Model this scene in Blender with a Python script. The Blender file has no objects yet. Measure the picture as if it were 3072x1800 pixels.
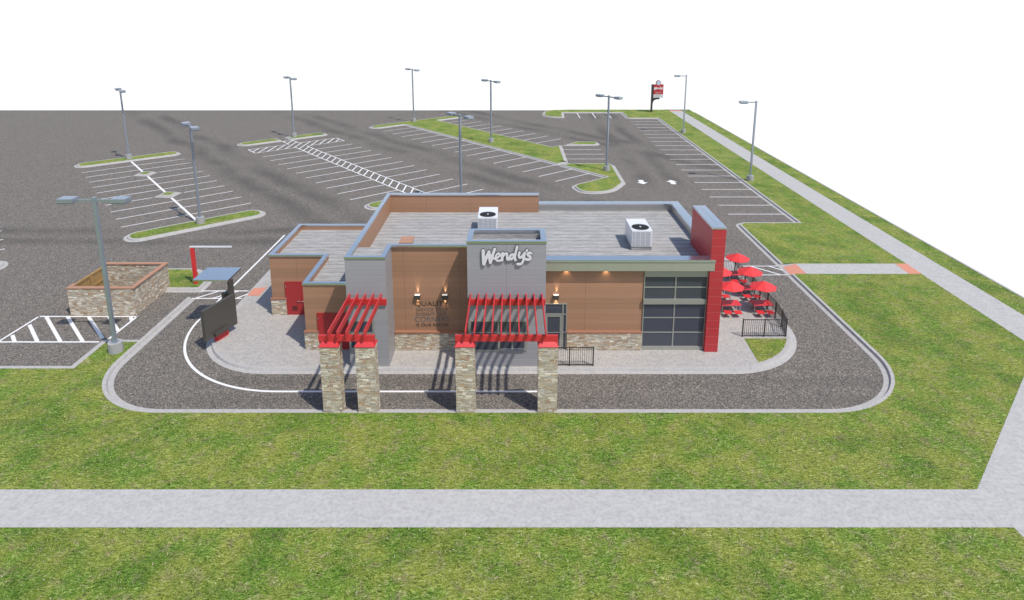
import bpy, bmesh, math, random
import numpy as np
from mathutils import Vector
random.seed(7)
R = math.radians
scene = bpy.context.scene
col = scene.collection

# ------------------------------------------------------------------ node helpers
class NG:
    def __init__(s, name):
        s.m = bpy.data.materials.new(name); s.m.use_nodes = True
        s.t = s.m.node_tree; s.t.nodes.clear()
        s.out = s.n('ShaderNodeOutputMaterial')
        s.bsdf = s.n('ShaderNodeBsdfPrincipled')
        s.l(s.bsdf.outputs[0], s.out.inputs[0])
    def n(s, typ, **k):
        nd = s.t.nodes.new(typ)
        for a, v in k.items(): setattr(nd, a, v)
        return nd
    def l(s, a, b): s.t.links.new(a, b)
    def put(s, sock, v):
        if hasattr(v, 'links') or isinstance(v, bpy.types.NodeSocket): s.l(v, sock)
        else:
            if sock.type == 'RGBA' and len(v) == 3: v = (*v, 1)
            sock.default_value = v
    def pos(s): return s.n('ShaderNodeNewGeometry').outputs['Position']
    def sep(s, v):
        nd = s.n('ShaderNodeSeparateXYZ'); s.l(v, nd.inputs[0]); return nd.outputs
    def comb(s, x=0., y=0., z=0.):
        nd = s.n('ShaderNodeCombineXYZ')
        for i, v in enumerate((x, y, z)): s.put(nd.inputs[i], v)
        return nd.outputs[0]
    def mapp(s, v, scale=(1, 1, 1), rot=(0, 0, 0), loc=(0, 0, 0)):
        nd = s.n('ShaderNodeMapping'); s.l(v, nd.inputs[0])
        nd.inputs['Scale'].default_value = scale; nd.inputs['Rotation'].default_value = rot; nd.inputs['Location'].default_value = loc
        return nd.outputs[0]
    def noise(s, v, scale, detail=2., rough=.5, dist=0., color=False):
        nd = s.n('ShaderNodeTexNoise'); s.l(v, nd.inputs['Vector'])
        nd.inputs['Scale'].default_value = scale; nd.inputs['Detail'].default_value = detail
        nd.inputs['Roughness'].default_value = rough; nd.inputs['Distortion'].default_value = dist
        return nd.outputs[1 if color else 0]
    def vor(s, v, scale, feature='F1', rnd=1.):
        nd = s.n('ShaderNodeTexVoronoi', feature=feature); s.l(v, nd.inputs['Vector'])
        nd.inputs['Scale'].default_value = scale; nd.inputs['Randomness'].default_value = rnd
        return nd
    def white(s, v):
        nd = s.n('ShaderNodeTexWhiteNoise', noise_dimensions='3D'); s.l(v, nd.inputs['Vector']); return nd.outputs
    def ma(s, op, a, b=0., c=None, clamp=False):
        nd = s.n('ShaderNodeMath', operation=op, use_clamp=clamp)
        s.put(nd.inputs[0], a); s.put(nd.inputs[1], b)
        if c is not None: s.put(nd.inputs[2], c)
        return nd.outputs[0]
    def mix(s, f, a, b, blend='MIX'):
        nd = s.n('ShaderNodeMix', data_type='RGBA', blend_type=blend)
        s.put(nd.inputs[0], f); s.put(nd.inputs[6], a); s.put(nd.inputs[7], b)
        return nd.outputs[2]
    def ramp(s, f, stops, interp='LINEAR'):
        nd = s.n('ShaderNodeValToRGB'); s.l(f, nd.inputs[0]); cr = nd.color_ramp; cr.interpolation = interp
        while len(cr.elements) < len(stops): cr.elements.new(.5)
        for e, (p, c) in zip(cr.elements, stops):
            e.position = p; e.color = (c, c, c, 1) if isinstance(c, (int, float)) else (*c, 1)
        return nd.outputs[0]
    def sm(s, v, a, b):
        nd = s.n('ShaderNodeMapRange', interpolation_type='SMOOTHSTEP'); s.put(nd.inputs[0], v)
        nd.inputs[1].default_value = a; nd.inputs[2].default_value = b
        return nd.outputs[0]
    def bump(s, h, strength=.3, dist=.02):
        nd = s.n('ShaderNodeBump'); nd.inputs['Strength'].default_value = strength; nd.inputs['Distance'].default_value = dist
        s.l(h, nd.inputs['Height']); s.l(nd.outputs[0], s.bsdf.inputs['Normal'])
    def fin(s, color, rough=.6, metal=0., spec=.5):
        s.put(s.bsdf.inputs['Base Color'], color); s.put(s.bsdf.inputs['Roughness'], rough)
        s.bsdf.inputs['Metallic'].default_value = metal; s.bsdf.inputs['Specular IOR Level'].default_value = spec
        return s.m

def wall_coord(g):
    """horizontal run along a wall whichever way it faces, and height"""
    P = g.sep(g.pos()); nn = g.sep(g.n('ShaderNodeNewGeometry').outputs['True Normal'])
    ax = g.ma('ABSOLUTE', nn[0]); k = g.ma('GREATER_THAN', ax, .5)
    h = g.ma('ADD', g.ma('MULTIPLY', P[0], g.ma('SUBTRACT', 1., k)), g.ma('MULTIPLY', P[1], k))
    return h, P[2], k, P

def mat_asphalt():
    g = NG('asphalt'); p = g.pos(); P = g.sep(p)
    v1 = g.vor(p, 34.); grain = g.sep(v1.outputs['Color'])[0]
    v2 = g.vor(p, 15.); g2 = g.sep(v2.outputs['Color'])[1]
    n1 = g.noise(p, 9., 4., .7)
    s = g.ma('ADD', g.ma('MULTIPLY', grain, .5), g.ma('ADD', g.ma('MULTIPLY', g2, .28), g.ma('MULTIPLY', n1, .3)))
    c = g.ramp(s, [(.2, (.034, .033, .032)), (.42, (.097, .088, .079)), (.6, (.146, .131, .115)), (.78, (.245, .212, .178)), (.92, (.44, .375, .305))])
    # coarse tone
    big = g.noise(p, .35, 4., .6)
    c = g.mix(g.ma('MULTIPLY', g.sm(big, .45, .75), .12), c, g.mix(.5, c, (.11, .1, .095)))
    # rubber darkened wheel tracks along the driving aisles
    c4, s4 = math.cos(R(40)), math.sin(R(40))
    u = g.ma('ADD', g.ma('MULTIPLY', P[0], c4), g.ma('MULTIPLY', P[1], s4))
    vv = g.ma('ADD', g.ma('MULTIPLY', P[0], -s4), g.ma('MULTIPLY', P[1], c4))
    wob = g.ma('MULTIPLY', g.ma('SUBTRACT', g.noise(p, .09, 2.), .5), 3.2)
    uw = g.ma('ADD', u, wob); xw = g.ma('ADD', P[0], wob); yw = g.ma('ADD', P[1], wob)
    tot = None
    def band(co, c0, w):
        d = g.ma('ABSOLUTE', g.ma('SUBTRACT', co, c0)); return g.sm(d, w * 1.25, 0.)
    up = g.sm(P[1], 47., 52.)
    items = []
    for c0 in (22.7, 42.9, 67.0): items += [band(uw, c0 - 1.6, 1.5), band(uw, c0 + 1.7, 1.5)]
    for c0 in (14.2, 17.2): items.append(g.ma('MULTIPLY', band(xw, c0, 1.2), g.sm(P[1], 62., 70.)))
    for it in items:
        it = g.ma('MULTIPLY', it, up) if it not in items[-2:] else it
        tot = it if tot is None else g.ma('MAXIMUM', tot, it)
    for c0 in (48.6, 51.2):
        tot = g.ma('MAXIMUM', tot, g.ma('MULTIPLY', band(yw, c0, 1.1), g.sm(P[0], 6., -2.)))
    for c0 in (27.35, 28.95):
        tot = g.ma('MAXIMUM', tot, g.ma('MULTIPLY', band(P[1], c0, .55), .45))
    soft = g.sm(g.noise(g.mapp(p, (1, 1, 1), (0, 0, R(-40)), (3, 3, 0)), .10, 2., .5), .30, .62)
    tr = g.ma('MULTIPLY', g.ma('MULTIPLY', tot, soft), .52)
    c = g.mix(tr, c, (.046, .043, .040))
    g.bump(s, .55, .012)
    return g.fin(c, .88, spec=.25)

def mat_grass(name='lawn_grass'):
    g = NG(name); p = g.pos()
    warp = g.noise(p, 1.4, 3., .6, color=True)
    nd = g.n('ShaderNodeVectorMath', operation='SCALE'); g.l(warp, nd.inputs[0]); nd.inputs['Scale'].default_value = .55
    ad = g.n('ShaderNodeVectorMath', operation='ADD'); g.l(p, ad.inputs[0]); g.l(nd.outputs[0], ad.inputs[1]); q = ad.outputs[0]
    fibres = []
    for k, (ang, sc) in enumerate(((25, 1.), (-35, 1.), (80, .8), (140, 1.2), (-70, .9))):
        m = g.mapp(q, (4. * sc, 30 * sc, 8), (0, 0, R(ang)), (3.1 * k, 1.7 * k, 0))
        fibres.append(g.noise(m, 1., 2., .55))
    f = fibres[0]
    for x in fibres[1:]: f = g.ma('MAXIMUM', f, x)
    lo = fibres[0]
    for x in fibres[1:]: lo = g.ma('MINIMUM', lo, x)
    fine = g.ma('ADD', g.ma('MULTIPLY', g.noise(p, 40., 2., .7), .45), g.ma('MULTIPLY', g.noise(q, 13., 3., .75), .55))
    t = g.ma('ADD', g.ma('MULTIPLY', g.ma('ADD', g.ma('MULTIPLY', g.ma('SUBTRACT', f, .66), 2.4), g.ma('MULTIPLY', g.ma('SUBTRACT', lo, .36), 2.0)), .75),
             g.ma('ADD', g.ma('MULTIPLY', g.ma('SUBTRACT', fine, .5), 2.6), .5))
    green = g.ramp(t, [(.05, (.022, .052, .006)), (.33, (.088, .168, .014)), (.58, (.160, .262, .028)), (.82, (.30, .40, .085)), (1., (.50, .55, .22))])
    mid = g.noise(p, .55, 5., .62)
    yel = g.ramp(t, [(.05, (.050, .066, .009)), (.36, (.180, .220, .024)), (.7, (.34, .365, .075)), (1., (.60, .56, .26))])
    dry = g.ramp(t, [(.05, (.075, .062, .024)), (.4, (.20, .175, .075)), (.75, (.38, .33, .17)), (1., (.62, .54, .38))])
    c = g.mix(g.ma('MULTIPLY', g.sm(mid, .38, .60), .95), green, yel)
    mid2 = g.noise(g.mapp(p, (1, 1, 1), (0, 0, 0), (19, 7, 3)), 1.9, 6., .72, .6)
    c = g.mix(g.ma('MULTIPLY', g.sm(mid2, .49, .66), .75), c, dry)
    mid3 = g.noise(g.mapp(p, (1, 1, 1), (0, 0, 0), (-9, 31, 3)), .42, 4., .6)
    c = g.mix(g.ma('MULTIPLY', g.sm(mid3, .48, .66), .65), c, g.mix(1., c, (.48, .66, .42), 'MULTIPLY'))
    c = g.mix(1., c, (.93, .93, .95), 'MULTIPLY')
    # loose straw
    v = g.vor(g.mapp(q, (7, 26, 1), (0, 0, R(35))), 1.); s1 = g.ma('MULTIPLY', g.ma('LESS_THAN', v.outputs['Distance'], .2), g.ma('GREATER_THAN', g.sep(v.outputs['Color'])[0], .83))
    v = g.vor(g.mapp(q, (24, 6, 1), (0, 0, R(20))), 1.); s2 = g.ma('MULTIPLY', g.ma('LESS_THAN', v.outputs['Distance'], .2), g.ma('GREATER_THAN', g.sep(v.outputs['Color'])[1], .86))
    c = g.mix(g.ma('MULTIPLY', g.ma('MAXIMUM', s1, s2), .75), c, (.46, .41, .22))
    g.bump(t, .8, .03)
    return g.fin(c, .8, spec=.2)

def mat_concrete(name, base=(.43, .42, .44), warm=(.47, .44, .42), sc=1., k=.16, spots=True):
    g = NG(name); p = g.pos()
    a = g.noise(g.mapp(p, (1, 1.8, 1), (0, 0, R(25))), 1.5 * sc, 6., .65, .5)
    b = g.noise(p, 5. * sc, 5., .6)
    f = g.noise(p, 45., 3., .6)
    c = g.mix(g.sm(a, .35, .65), base, warm)
    dk = g.ma('SUBTRACT', 1.05, g.ma('MULTIPLY', g.ma('ADD', g.sm(b, .38, .72), g.ma('MULTIPLY', f, .5)), k))
    c = g.mix(1., c, g.comb(dk, dk, dk), 'MULTIPLY')
    if spots:
        v = g.vor(g.mapp(p, (1, 1.6, 1), (0, 0, R(20))), 3.2)
        sp = g.ma('MULTIPLY', g.ma('LESS_THAN', v.outputs['Distance'], .075), g.ma('GREATER_THAN', g.sep(v.outputs['Color'])[0], .62))
        c = g.mix(g.ma('MULTIPLY', sp, .5), c, (.17, .155, .12))
    g.bump(g.ma('ADD', b, f), .12, .01)
    return g.fin(c, .85, spec=.3)

def mat_stone():
    g = NG('ledge_stone'); h, z, k, P = wall_coord(g)
    rh = .052
    def layer(rh, ln, off):
        zz = g.ma('DIVIDE', g.ma('ADD', z, off), rh); row = g.ma('FLOOR', zz)
        rr = g.white(g.comb(row, k, off)); 
        hs = g.ma('ADD', g.ma('DIVIDE', h, g.ma('ADD', ln * .6, g.ma('MULTIPLY', rr[0], ln * .8))), g.ma('MULTIPLY', rr[0], 37.))
        cl = g.ma('FLOOR', hs); fx = g.ma('FRACT', hs); fz = g.ma('FRACT', zz)
        w = g.white(g.comb(g.ma('ADD', row, g.ma('MULTIPLY', k, 57.)), cl, off + 3.))
        ex = g.ma('MINIMUM', fx, g.ma('SUBTRACT', 1., fx)); ez = g.ma('MINIMUM', fz, g.ma('SUBTRACT', 1., fz))
        return w, g.ma('MULTIPLY', ex, ln), g.ma('MULTIPLY', ez, rh)
    w1, ex1, ez1 = layer(rh, .27, 0.)
    w2, ex2, ez2 = layer(rh * 2, .26, 0.)
    # double height stones replace some
    big = g.ma('GREATER_THAN', w2[0], .80)
    cf = g.mix(big, w1[1], w2[1]); cs = g.sep(cf)
    e1 = g.ma('MINIMUM', ex1, ez1); e2 = g.ma('MINIMUM', ex2, ez2)
    e = g.ma('ADD', g.ma('MULTIPLY', e1, g.ma('SUBTRACT', 1., big)), g.ma('MULTIPLY', e2, big))
    colr = g.ramp(cs[0], [(0., (.42, .355, .265)), (.16, (.52, .44, .32)), (.3, (.42, .38, .315)), (.42, (.58, .51, .40)), (.55, (.47, .34, .215)), (.66, (.51, .465, .40)), (.78, (.62, .56, .46)), (.92, (.42, .29, .19)), (.97, (.33, .23, .17))], 'CONSTANT')
    val = g.ma('ADD', .88, g.ma('MULTIPLY', cs[1], .32))
    st = g.noise(g.mapp(g.pos(), (9, 9, 38)), 1., 4., .65)
    val = g.ma('MULTIPLY', val, g.ma('ADD', .78, g.ma('MULTIPLY', st, .46)))
    c = g.mix(1., colr, g.comb(val, val, val), 'MULTIPLY')
    gr = g.noise(g.pos(), 3., 3.); c = g.mix(g.ma('MULTIPLY', g.sm(gr, .45, .7), .14), c, (.36, .34, .28))
    m = g.sm(e, .0085, .003)
    c = g.mix(g.ma('MULTIPLY', m, .85), c, (.10, .082, .065))
    hgt = g.ma('ADD', g.ma('MULTIPLY', cs[2], .8), g.ma('MULTIPLY', g.ma('SUBTRACT', 1., m), 1.))
    g.bump(g.ma('ADD', hgt, g.ma('MULTIPLY', st, .5)), .75, .02)
    return g.fin(c, .85, spec=.3)

def mat_boards():
    g = NG('wood_siding'); h, z, k, P = wall_coord(g)
    zz = g.ma('DIVIDE', g.ma('SUBTRACT', z, .103), .303); row = g.ma('FLOOR', zz); fz = g.ma('FRACT', zz)
    rr = g.white(g.comb(row, 2., 5.))
    grain = g.noise(g.comb(g.ma('MULTIPLY', h, .35), row, g.ma('MULTIPLY', z, 34.)), 1., 5., .65)
    grain2 = g.noise(g.comb(g.ma('MULTIPLY', h, .12), 4., g.ma('MULTIPLY', z, 11.)), 1., 3., .5)
    t = g.ma('ADD', g.ma('MULTIPLY', rr[0], .35), g.ma('ADD', g.ma('MULTIPLY', grain, .45), g.ma('MULTIPLY', grain2, .3)))
    c = g.ramp(t, [(.2, (.27, .152, .092)), (.5, (.335, .187, .113)), (.85, (.385, .208, .128))])
    e = g.ma('MINIMUM', fz, g.ma('SUBTRACT', 1., fz))
    m = g.sm(e, .028, .010)
    c = g.mix(g.ma('MULTIPLY', m, .28), c, (.06, .03, .018))
    sx = None
    for x0 in (-12.9, -5.75, -2.78, 3.94):
        d = g.ma('ABSOLUTE', g.ma('SUBTRACT', h, x0)); b = g.ma('LESS_THAN', d, .007); sx = b if sx is None else g.ma('MAXIMUM', sx, b)
    c = g.mix(g.ma('MULTIPLY', g.ma('MULTIPLY', sx, .6), g.ma('SUBTRACT', 1., k)), c, (.04, .025, .018))
    g.bump(g.ma('ADD', g.ma('SUBTRACT', 1., m), g.ma('MULTIPLY', grain, .15)), .35, .008)
    return g.fin(c, .5, spec=.35)

def mat_panel(name, base, step, off, edge=.35, rough=.45, vx=None):
    g = NG(name); h, z, k, P = wall_coord(g)
    zz = g.ma('DIVIDE', g.ma('SUBTRACT', z, off), step); fz = g.ma('FRACT', zz); row = g.ma('FLOOR', zz)
    rr = g.white(g.comb(row, 9., 1.)); n = g.noise(g.pos(), 1.3, 3.)
    v = g.ma('ADD', .93, g.ma('ADD', g.ma('MULTIPLY', rr[0], .07), g.ma('MULTIPLY', n, .07)))
    c = g.mix(1., base, g.comb(v, v, v), 'MULTIPLY')
    w = .018 / step
    dark = g.ma('LESS_THAN', fz, w); light = g.ma('GREATER_THAN', fz, 1 - w)
    if vx is not None:
        d = g.ma('LESS_THAN', g.ma('ABSOLUTE', g.ma('SUBTRACT', h, vx)), .009); dark = g.ma('MAXIMUM', dark, g.ma('MULTIPLY', d, g.ma('SUBTRACT', 1., k)))
    c = g.mix(g.ma('MULTIPLY', dark, edge), c, tuple(b * .25 for b in base))
    c = g.mix(g.ma('MULTIPLY', light, edge), c, tuple(min(1, b * 1.5 + .12) for b in base))  # bevel highlight along each panel edge, painted into the colour
    g.bump(g.ma('SUBTRACT', 1., dark), .3, .006)
    return g.fin(c, rough, spec=.4)

def mat_roof():
    g = NG('roofing_felt'); p = g.pos(); P = g.sep(p)
    a = g.noise(g.mapp(p, (1.3, 9, 9)), 1., 6., .7, .4)
    b = g.noise(g.mapp(p, (.5, 2.2, 2.2)), 1., 4., .6)
    f = g.noise(g.mapp(p, (6, 30, 30)), 1., 4., .7)
    yy = g.ma('ADD', P[1], g.ma('MULTIPLY', b, .12)); fr = g.ma('FRACT', g.ma('DIVIDE', yy, .56))
    seam = g.sm(g.ma('MINIMUM', fr, g.ma('SUBTRACT', 1., fr)), .09, .0)
    t = g.ma('SUBTRACT', g.ma('ADD', g.ma('MULTIPLY', a, .55), g.ma('ADD', g.ma('MULTIPLY', b, .25), g.ma('MULTIPLY', f, .35))), g.ma('MULTIPLY', g.ma('MULTIPLY', seam, b), .36))
    c = g.ramp(t, [(.26, (.075, .073, .071)), (.43, (.19, .184, .178)), (.57, (.31, .30, .29)), (.76, (.47, .455, .44))])
    g.bump(t, .3, .01)
    return g.fin(c, .9, spec=.2)

def mat_plain(name, base, rough=.5, metal=0., spec=.5, var=.06, sc=3., bump=0.):
    g = NG(name); p = g.pos(); n = g.noise(p, sc, 4., .6); f = g.noise(p, sc * 14, 2.)
    v = g.ma('ADD', 1. - var, g.ma('ADD', g.ma('MULTIPLY', n, var * 1.4), g.ma('MULTIPLY', f, var * .6)))
    c = g.mix(1., base, g.comb(v, v, v), 'MULTIPLY')
    r = g.ma('ADD', rough - .04, g.ma('MULTIPLY', n, .08))
    if bump: g.bump(g.ma('ADD', n, f), bump, .004)
    return g.fin(c, r, metal, spec)

def mat_metal(name, base, rough):
    g = NG(name); p = g.pos(); n = g.noise(g.mapp(p, (1.2, 1.2, 60)), 1., 3.)
    c = g.mix(g.ma('MULTIPLY', n, .25), base, tuple(b * .8 for b in base))
    return g.fin(c, g.ma('ADD', rough - .05, g.ma('MULTIPLY', n, .1)), 1., .5)

def mat_glass():
    g = NG('window_glass'); p = g.pos(); n = g.noise(p, .8, 3.)
    c = g.mix(n, (.048, .053, .070), (.062, .068, .086))
    m = g.fin(c, .06, 0., .6); return m

def mat_emit(name, c, st):
    g = NG(name); g.fin(c, .4)
    g.bsdf.inputs['Emission Color'].default_value = (*c, 1); g.bsdf.inputs['Emission Strength'].default_value = st
    return g.m

def mat_wood():
    g = NG('gate_timber'); p = g.pos()
    n = g.noise(g.mapp(p, (14, 14, 1.2)), 1., 5., .6); b = g.sep(p)
    pl = g.ma('FRACT', g.ma('DIVIDE', b[1], .14)); m = g.sm(g.ma('MINIMUM', pl, g.ma('SUBTRACT', 1., pl)), .06, .02)
    c = g.ramp(n, [(.3, (.27, .16, .06)), (.7, (.46, .29, .12))])
    c = g.mix(g.ma('MULTIPLY', m, .35), c, (.08, .04, .015)); g.bump(n, .3, .01)
    return g.fin(c, .6, spec=.3)

def mat_grille():
    g = NG('unit_louvre'); h, z, k, P = wall_coord(g)
    fz = g.ma('FRACT', g.ma('DIVIDE', z, .045)); fx = g.ma('FRACT', g.ma('DIVIDE', h, .29))
    c = g.mix(g.ma('GREATER_THAN', fz, .55), (.50, .50, .52), (.27, .28, .30))
    c = g.mix(g.ma('LESS_THAN', fx, .08), c, (.62, .62, .64)); g.bump(fz, .4, .01)
    return g.fin(c, .5)

def mat_paint_line():
    g = NG('road_paint'); p = g.pos(); n = g.noise(p, 8., 5., .7); f = g.noise(p, 60., 2.)
    c = g.mix(g.ma('MULTIPLY', g.sm(g.ma('ADD', g.ma('MULTIPLY', n, .7), g.ma('MULTIPLY', f, .3)), .56, .68), .35), (.68, .67, .66), (.34, .33, .32))
    return g.fin(c, .7, spec=.3)

M = dict(
    asphalt=mat_asphalt(), grass=mat_grass(), walk=mat_concrete('sidewalk_concrete', (.385, .373, .362), (.43, .418, .40), 1.3, .19),
    slab=mat_concrete('patio_concrete', (.355, .337, .325), (.41, .385, .36), 1.5, .26, False), kerb=mat_concrete('kerb_concrete', (.36, .345, .335), (.40, .382, .365), 1.2, .14, False),
    ped=mat_concrete('pedestal_concrete', (.30, .30, .30), (.34, .335, .32), 2., .12, False),
    stone=mat_stone(), wood=mat_boards(), grey=mat_panel('grey_cladding', (.285, .285, .298), .462, .57 - .462 * 3, .5, .42, -.27),
    redp=mat_panel('red_cladding', (.40, .034, .038), .4665, .15, .55, .38), roof=mat_roof(),
    metal=mat_metal('brushed_aluminium', (.70, .71, .72), .20), frame=mat_plain('window_frame_metal', (.36, .36, .325), .32, .45, var=.04),
    galv=mat_plain('galvanised_steel', (.34, .385, .45), .30, .62, var=.05), chrome=mat_metal('chrome', (.75, .75, .75), .15),
    red=mat_plain('red_paint', (.50, .030, .034), .38, var=.05), reddoor=mat_plain('red_door_paint', (.34, .022, .024), .42, var=.05),
    redfab=mat_plain('red_fabric', (.62, .030, .034), .7, var=.04, sc=8), redpl=mat_plain('red_coated_steel', (.58, .030, .034), .35, var=.04),
    louvre=mat_plain('dark_red_louvre', (.11, .012, .012), .5), orange=mat_plain('tactile_orange', (.54, .22, .145), .8, var=.08),
    ledge=mat_plain('brown_trim', (.31, .145, .09), .5, var=.06), cap=mat_plain('terracotta_capping', (.37, .195, .120), .6, var=.08),
    fascia=mat_plain('fascia_metal', (.46, .46, .40), .33, .6, var=.03, sc=.5), glass=mat_glass(), dark=mat_plain('dark_bronze', (.060, .057, .050), .45, var=.1), panelgrey=mat_plain('menu_board_grey', (.068, .063, .056), .5, var=.08, sc=1.5),
    black=mat_plain('black_metal', (.030, .029, .026), .4, var=.1), white=mat_plain('white_enamel', (.62, .62, .64), .35, var=.03),
    letter=mat_plain('white_sign_face', (.62, .61, .63), .5, var=.02), ink=mat_plain('charcoal_lettering', (.038, .030, .022), .5),
    ink2=mat_plain('slate_lettering', (.125, .112, .100), .5), ink3=mat_plain('blue_grey_lettering', (.11, .125, .135), .5), outline=mat_plain('letter_return', (.05, .055, .06), .5),
    fan=mat_plain('fan_black', (.012, .012, .010), .35), louv=mat_grille(), timber=mat_wood(), line=mat_paint_line(),
    steel=mat_metal('table_steel', (.55, .55, .56), .35), lampface=mat_emit('lit_lamp_face', (1., .93, .82), .45),
    lens=mat_plain('lamp_lens', (.45, .45, .43), .3), disc=mat_plain('pale_emblem', (.42, .50, .58), .4), signred=mat_plain('sign_red', (.42, .008, .012), .35, var=.03),
    tarmac_patch=mat_plain('street_edge', (.12, .115, .115), .9, var=.1), liner=mat_metal('parapet_liner', (.50, .49, .48), .42),
)

# ------------------------------------------------------------------ geometry helpers
class MB:
    def __init__(s): s.v = []; s.f = []; s.mi = []
    def add(s, vs, fs, mi=0):
        o = len(s.v); s.v += [tuple(v) for v in vs]
        for f in fs: s.f.append([i + o for i in f]); s.mi.append(mi)
        return s
    def box(s, x0, x1, y0, y1, z0, z1, mi=0, top=None):
        vs = [(x0, y0, z0), (x1, y0, z0), (x1, y1, z0), (x0, y1, z0), (x0, y0, z1), (x1, y0, z1), (x1, y1, z1), (x0, y1, z1)]
        fs = [(3, 2, 1, 0), (0, 1, 5, 4), (1, 2, 6, 5), (2, 3, 7, 6), (3, 0, 4, 7)]
        s.add(vs, fs, mi); s.f.append([len(s.v) - 8 + i for i in (4, 5, 6, 7)]); s.mi.append(mi if top is None else top)
        return s
    def obox(s, c, ux, L, Wd, z0, z1, mi=0, taper=0.):
        """box of length L along unit ux (2D), width Wd across, about centre c"""
        nx = (-ux[1], ux[0]); vs = []
        for z, t in ((z0, taper), (z1, 0.)):
            for a, b in ((-1, -1), (1, -1), (1, 1), (-1, 1)):
                l = a * (L / 2 - t); w = b * (Wd / 2 - t)
                vs.append((c[0] + ux[0] * l + nx[0] * w, c[1] + ux[1] * l + nx[1] * w, z))
        return s.add(vs, [(3, 2, 1, 0), (0, 1, 5, 4), (1, 2, 6, 5), (2, 3, 7, 6), (3, 0, 4, 7), (4, 5, 6, 7)], mi)
    def cyl(s, x, y, z0, z1, r0, r1=None, n=24, mi=0):
        r1 = r0 if r1 is None else r1; vs = []
        for z, r in ((z0, r0), (z1, r1)): vs += [(x + r * math.cos(2 * math.pi * i / n), y + r * math.sin(2 * math.pi * i / n), z) for i in range(n)]
        fs = [(i, (i + 1) % n, n + (i + 1) % n, n + i) for i in range(n)] + [tuple(range(n - 1, -1, -1)), tuple(range(n, 2 * n))]
        return s.add(vs, fs, mi)
    def prism(s, pts, z0, z1, mi=0, side=None):
        n = len(pts); a = sum(pts[i][0] * pts[(i + 1) % n][1] - pts[(i + 1) % n][0] * pts[i][1] for i in range(n))
        if a < 0: pts = pts[::-1]
        s.add([(x, y, z0) for x, y in pts] + [(x, y, z1) for x, y in pts], [tuple(range(n, 2 * n))], mi)
        o = len(s.v) - 2 * n
        for i in range(n): s.f.append([o + i, o + (i + 1) % n, o + n + (i + 1) % n, o + n + i]); s.mi.append(mi if side is None else side)
        return s
    def bar(s, p, q, w, mi=0):
        p, q = Vector(p), Vector(q); d = (q - p); L = d.length; d.normalize()
        a = d.cross(Vector((0, 0, 1))); a = Vector((1, 0, 0)) if a.length < 1e-4 else a.normalized(); b = d.cross(a).normalized(); h = w / 2
        vs = [t + a * i * h + b * j * h for t in (p, q) for i, j in ((-1, -1), (1, -1), (1, 1), (-1, 1))]
        return s.add(vs, [(3, 2, 1, 0), (0, 1, 5, 4), (1, 2, 6, 5), (2, 3, 7, 6), (3, 0, 4, 7), (4, 5, 6, 7)], mi)
    def build(s, name, mats, parent=None, bevel=0., tri=False, smooth=False):
        me = bpy.data.meshes.new(name); me.from_pydata(s.v, [], s.f)
        if not isinstance(mats, (list, tuple)): mats = [mats]
        for m in mats: me.materials.append(m)
        for p, i in zip(me.polygons, s.mi): p.material_index = i
        bm = bmesh.new(); bm.from_mesh(me)
        bmesh.ops.recalc_face_normals(bm, faces=bm.faces) if not tri else None
        if bevel: bmesh.ops.bevel(bm, geom=list(bm.edges), offset=bevel, segments=2, affect='EDGES', clamp_overlap=True)
        if tri:
            bmesh.ops.triangulate(bm, faces=[f for f in bm.faces if len(f.verts) > 4], ngon_method='EAR_CLIP')
            for f in bm.faces:
                if abs(f.normal.z) > .5 and f.normal.z < 0: f.normal_flip()
        bm.to_mesh(me); bm.free()
        if smooth:
            for p in me.polygons: p.use_smooth = True
        o = bpy.data.objects.new(name, me); col.objects.link(o)
        if parent is not None:
            o.parent = parent; o.matrix_parent_inverse = parent.matrix_world.inverted() if parent.type != 'EMPTY' else parent.matrix_basis.inverted()
        return o

def tag(o, label=None, cat=None, group=None, kind=None):
    for k, v in (('label', label), ('category', cat), ('group', group), ('kind', kind)):
        if v: o[k] = v
    return o
def thing(name, loc, label, cat, group=None, rz=0.):
    o = bpy.data.objects.new(name, None); col.objects.link(o); o.location = loc; o.rotation_euler = (0, 0, rz); o.empty_display_size = .3
    return tag(o, label, cat, group)
def struct(name, mb, mat, **k):
    return tag(mb.build(name, mat, tri=True, **k), kind='structure')
def copy_tree(o, parent=None):
    c = o.copy(); col.objects.link(c)
    if parent is not None: c.parent = parent
    for ch in [x for x in bpy.data.objects if x.parent == o]: copy_tree(ch, c)
    return c
C4, S4 = math.cos(R(40)), math.sin(R(40))
def UV(u, v): return (u * C4 - v * S4, u * S4 + v * C4)

def fillet(pts, closed=True, seg=10):
    """pts: (x, y, r)"""
    out = []; n = len(pts)
    for i, p in enumerate(pts):
        r = p[2] if len(p) > 2 else 0.
        if r <= 0 or (not closed and i in (0, n - 1)): out.append((p[0], p[1])); continue
        P = Vector(p[:2]); A = Vector(pts[(i - 1) % n][:2]); B = Vector(pts[(i + 1) % n][:2])
        a = (A - P).normalized(); b = (B - P).normalized(); ang = a.angle(b); d = r / math.tan(ang / 2)
        d = min(d, (A - P).length * .98, (B - P).length * .98); rr = d * math.tan(ang / 2)
        s, e = P + a * d, P + b * d; cen = P + (a + b).normalized() * (rr / math.sin(ang / 2))
        a0 = math.atan2(s.y - cen.y, s.x - cen.x); a1 = math.atan2(e.y - cen.y, e.x - cen.x); da = (a1 - a0 + math.pi) % (2 * math.pi) - math.pi
        for k in range(seg + 1):
            t = a0 + da * k / seg; out.append((cen.x + rr * math.cos(t), cen.y + rr * math.sin(t)))
    return out
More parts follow.
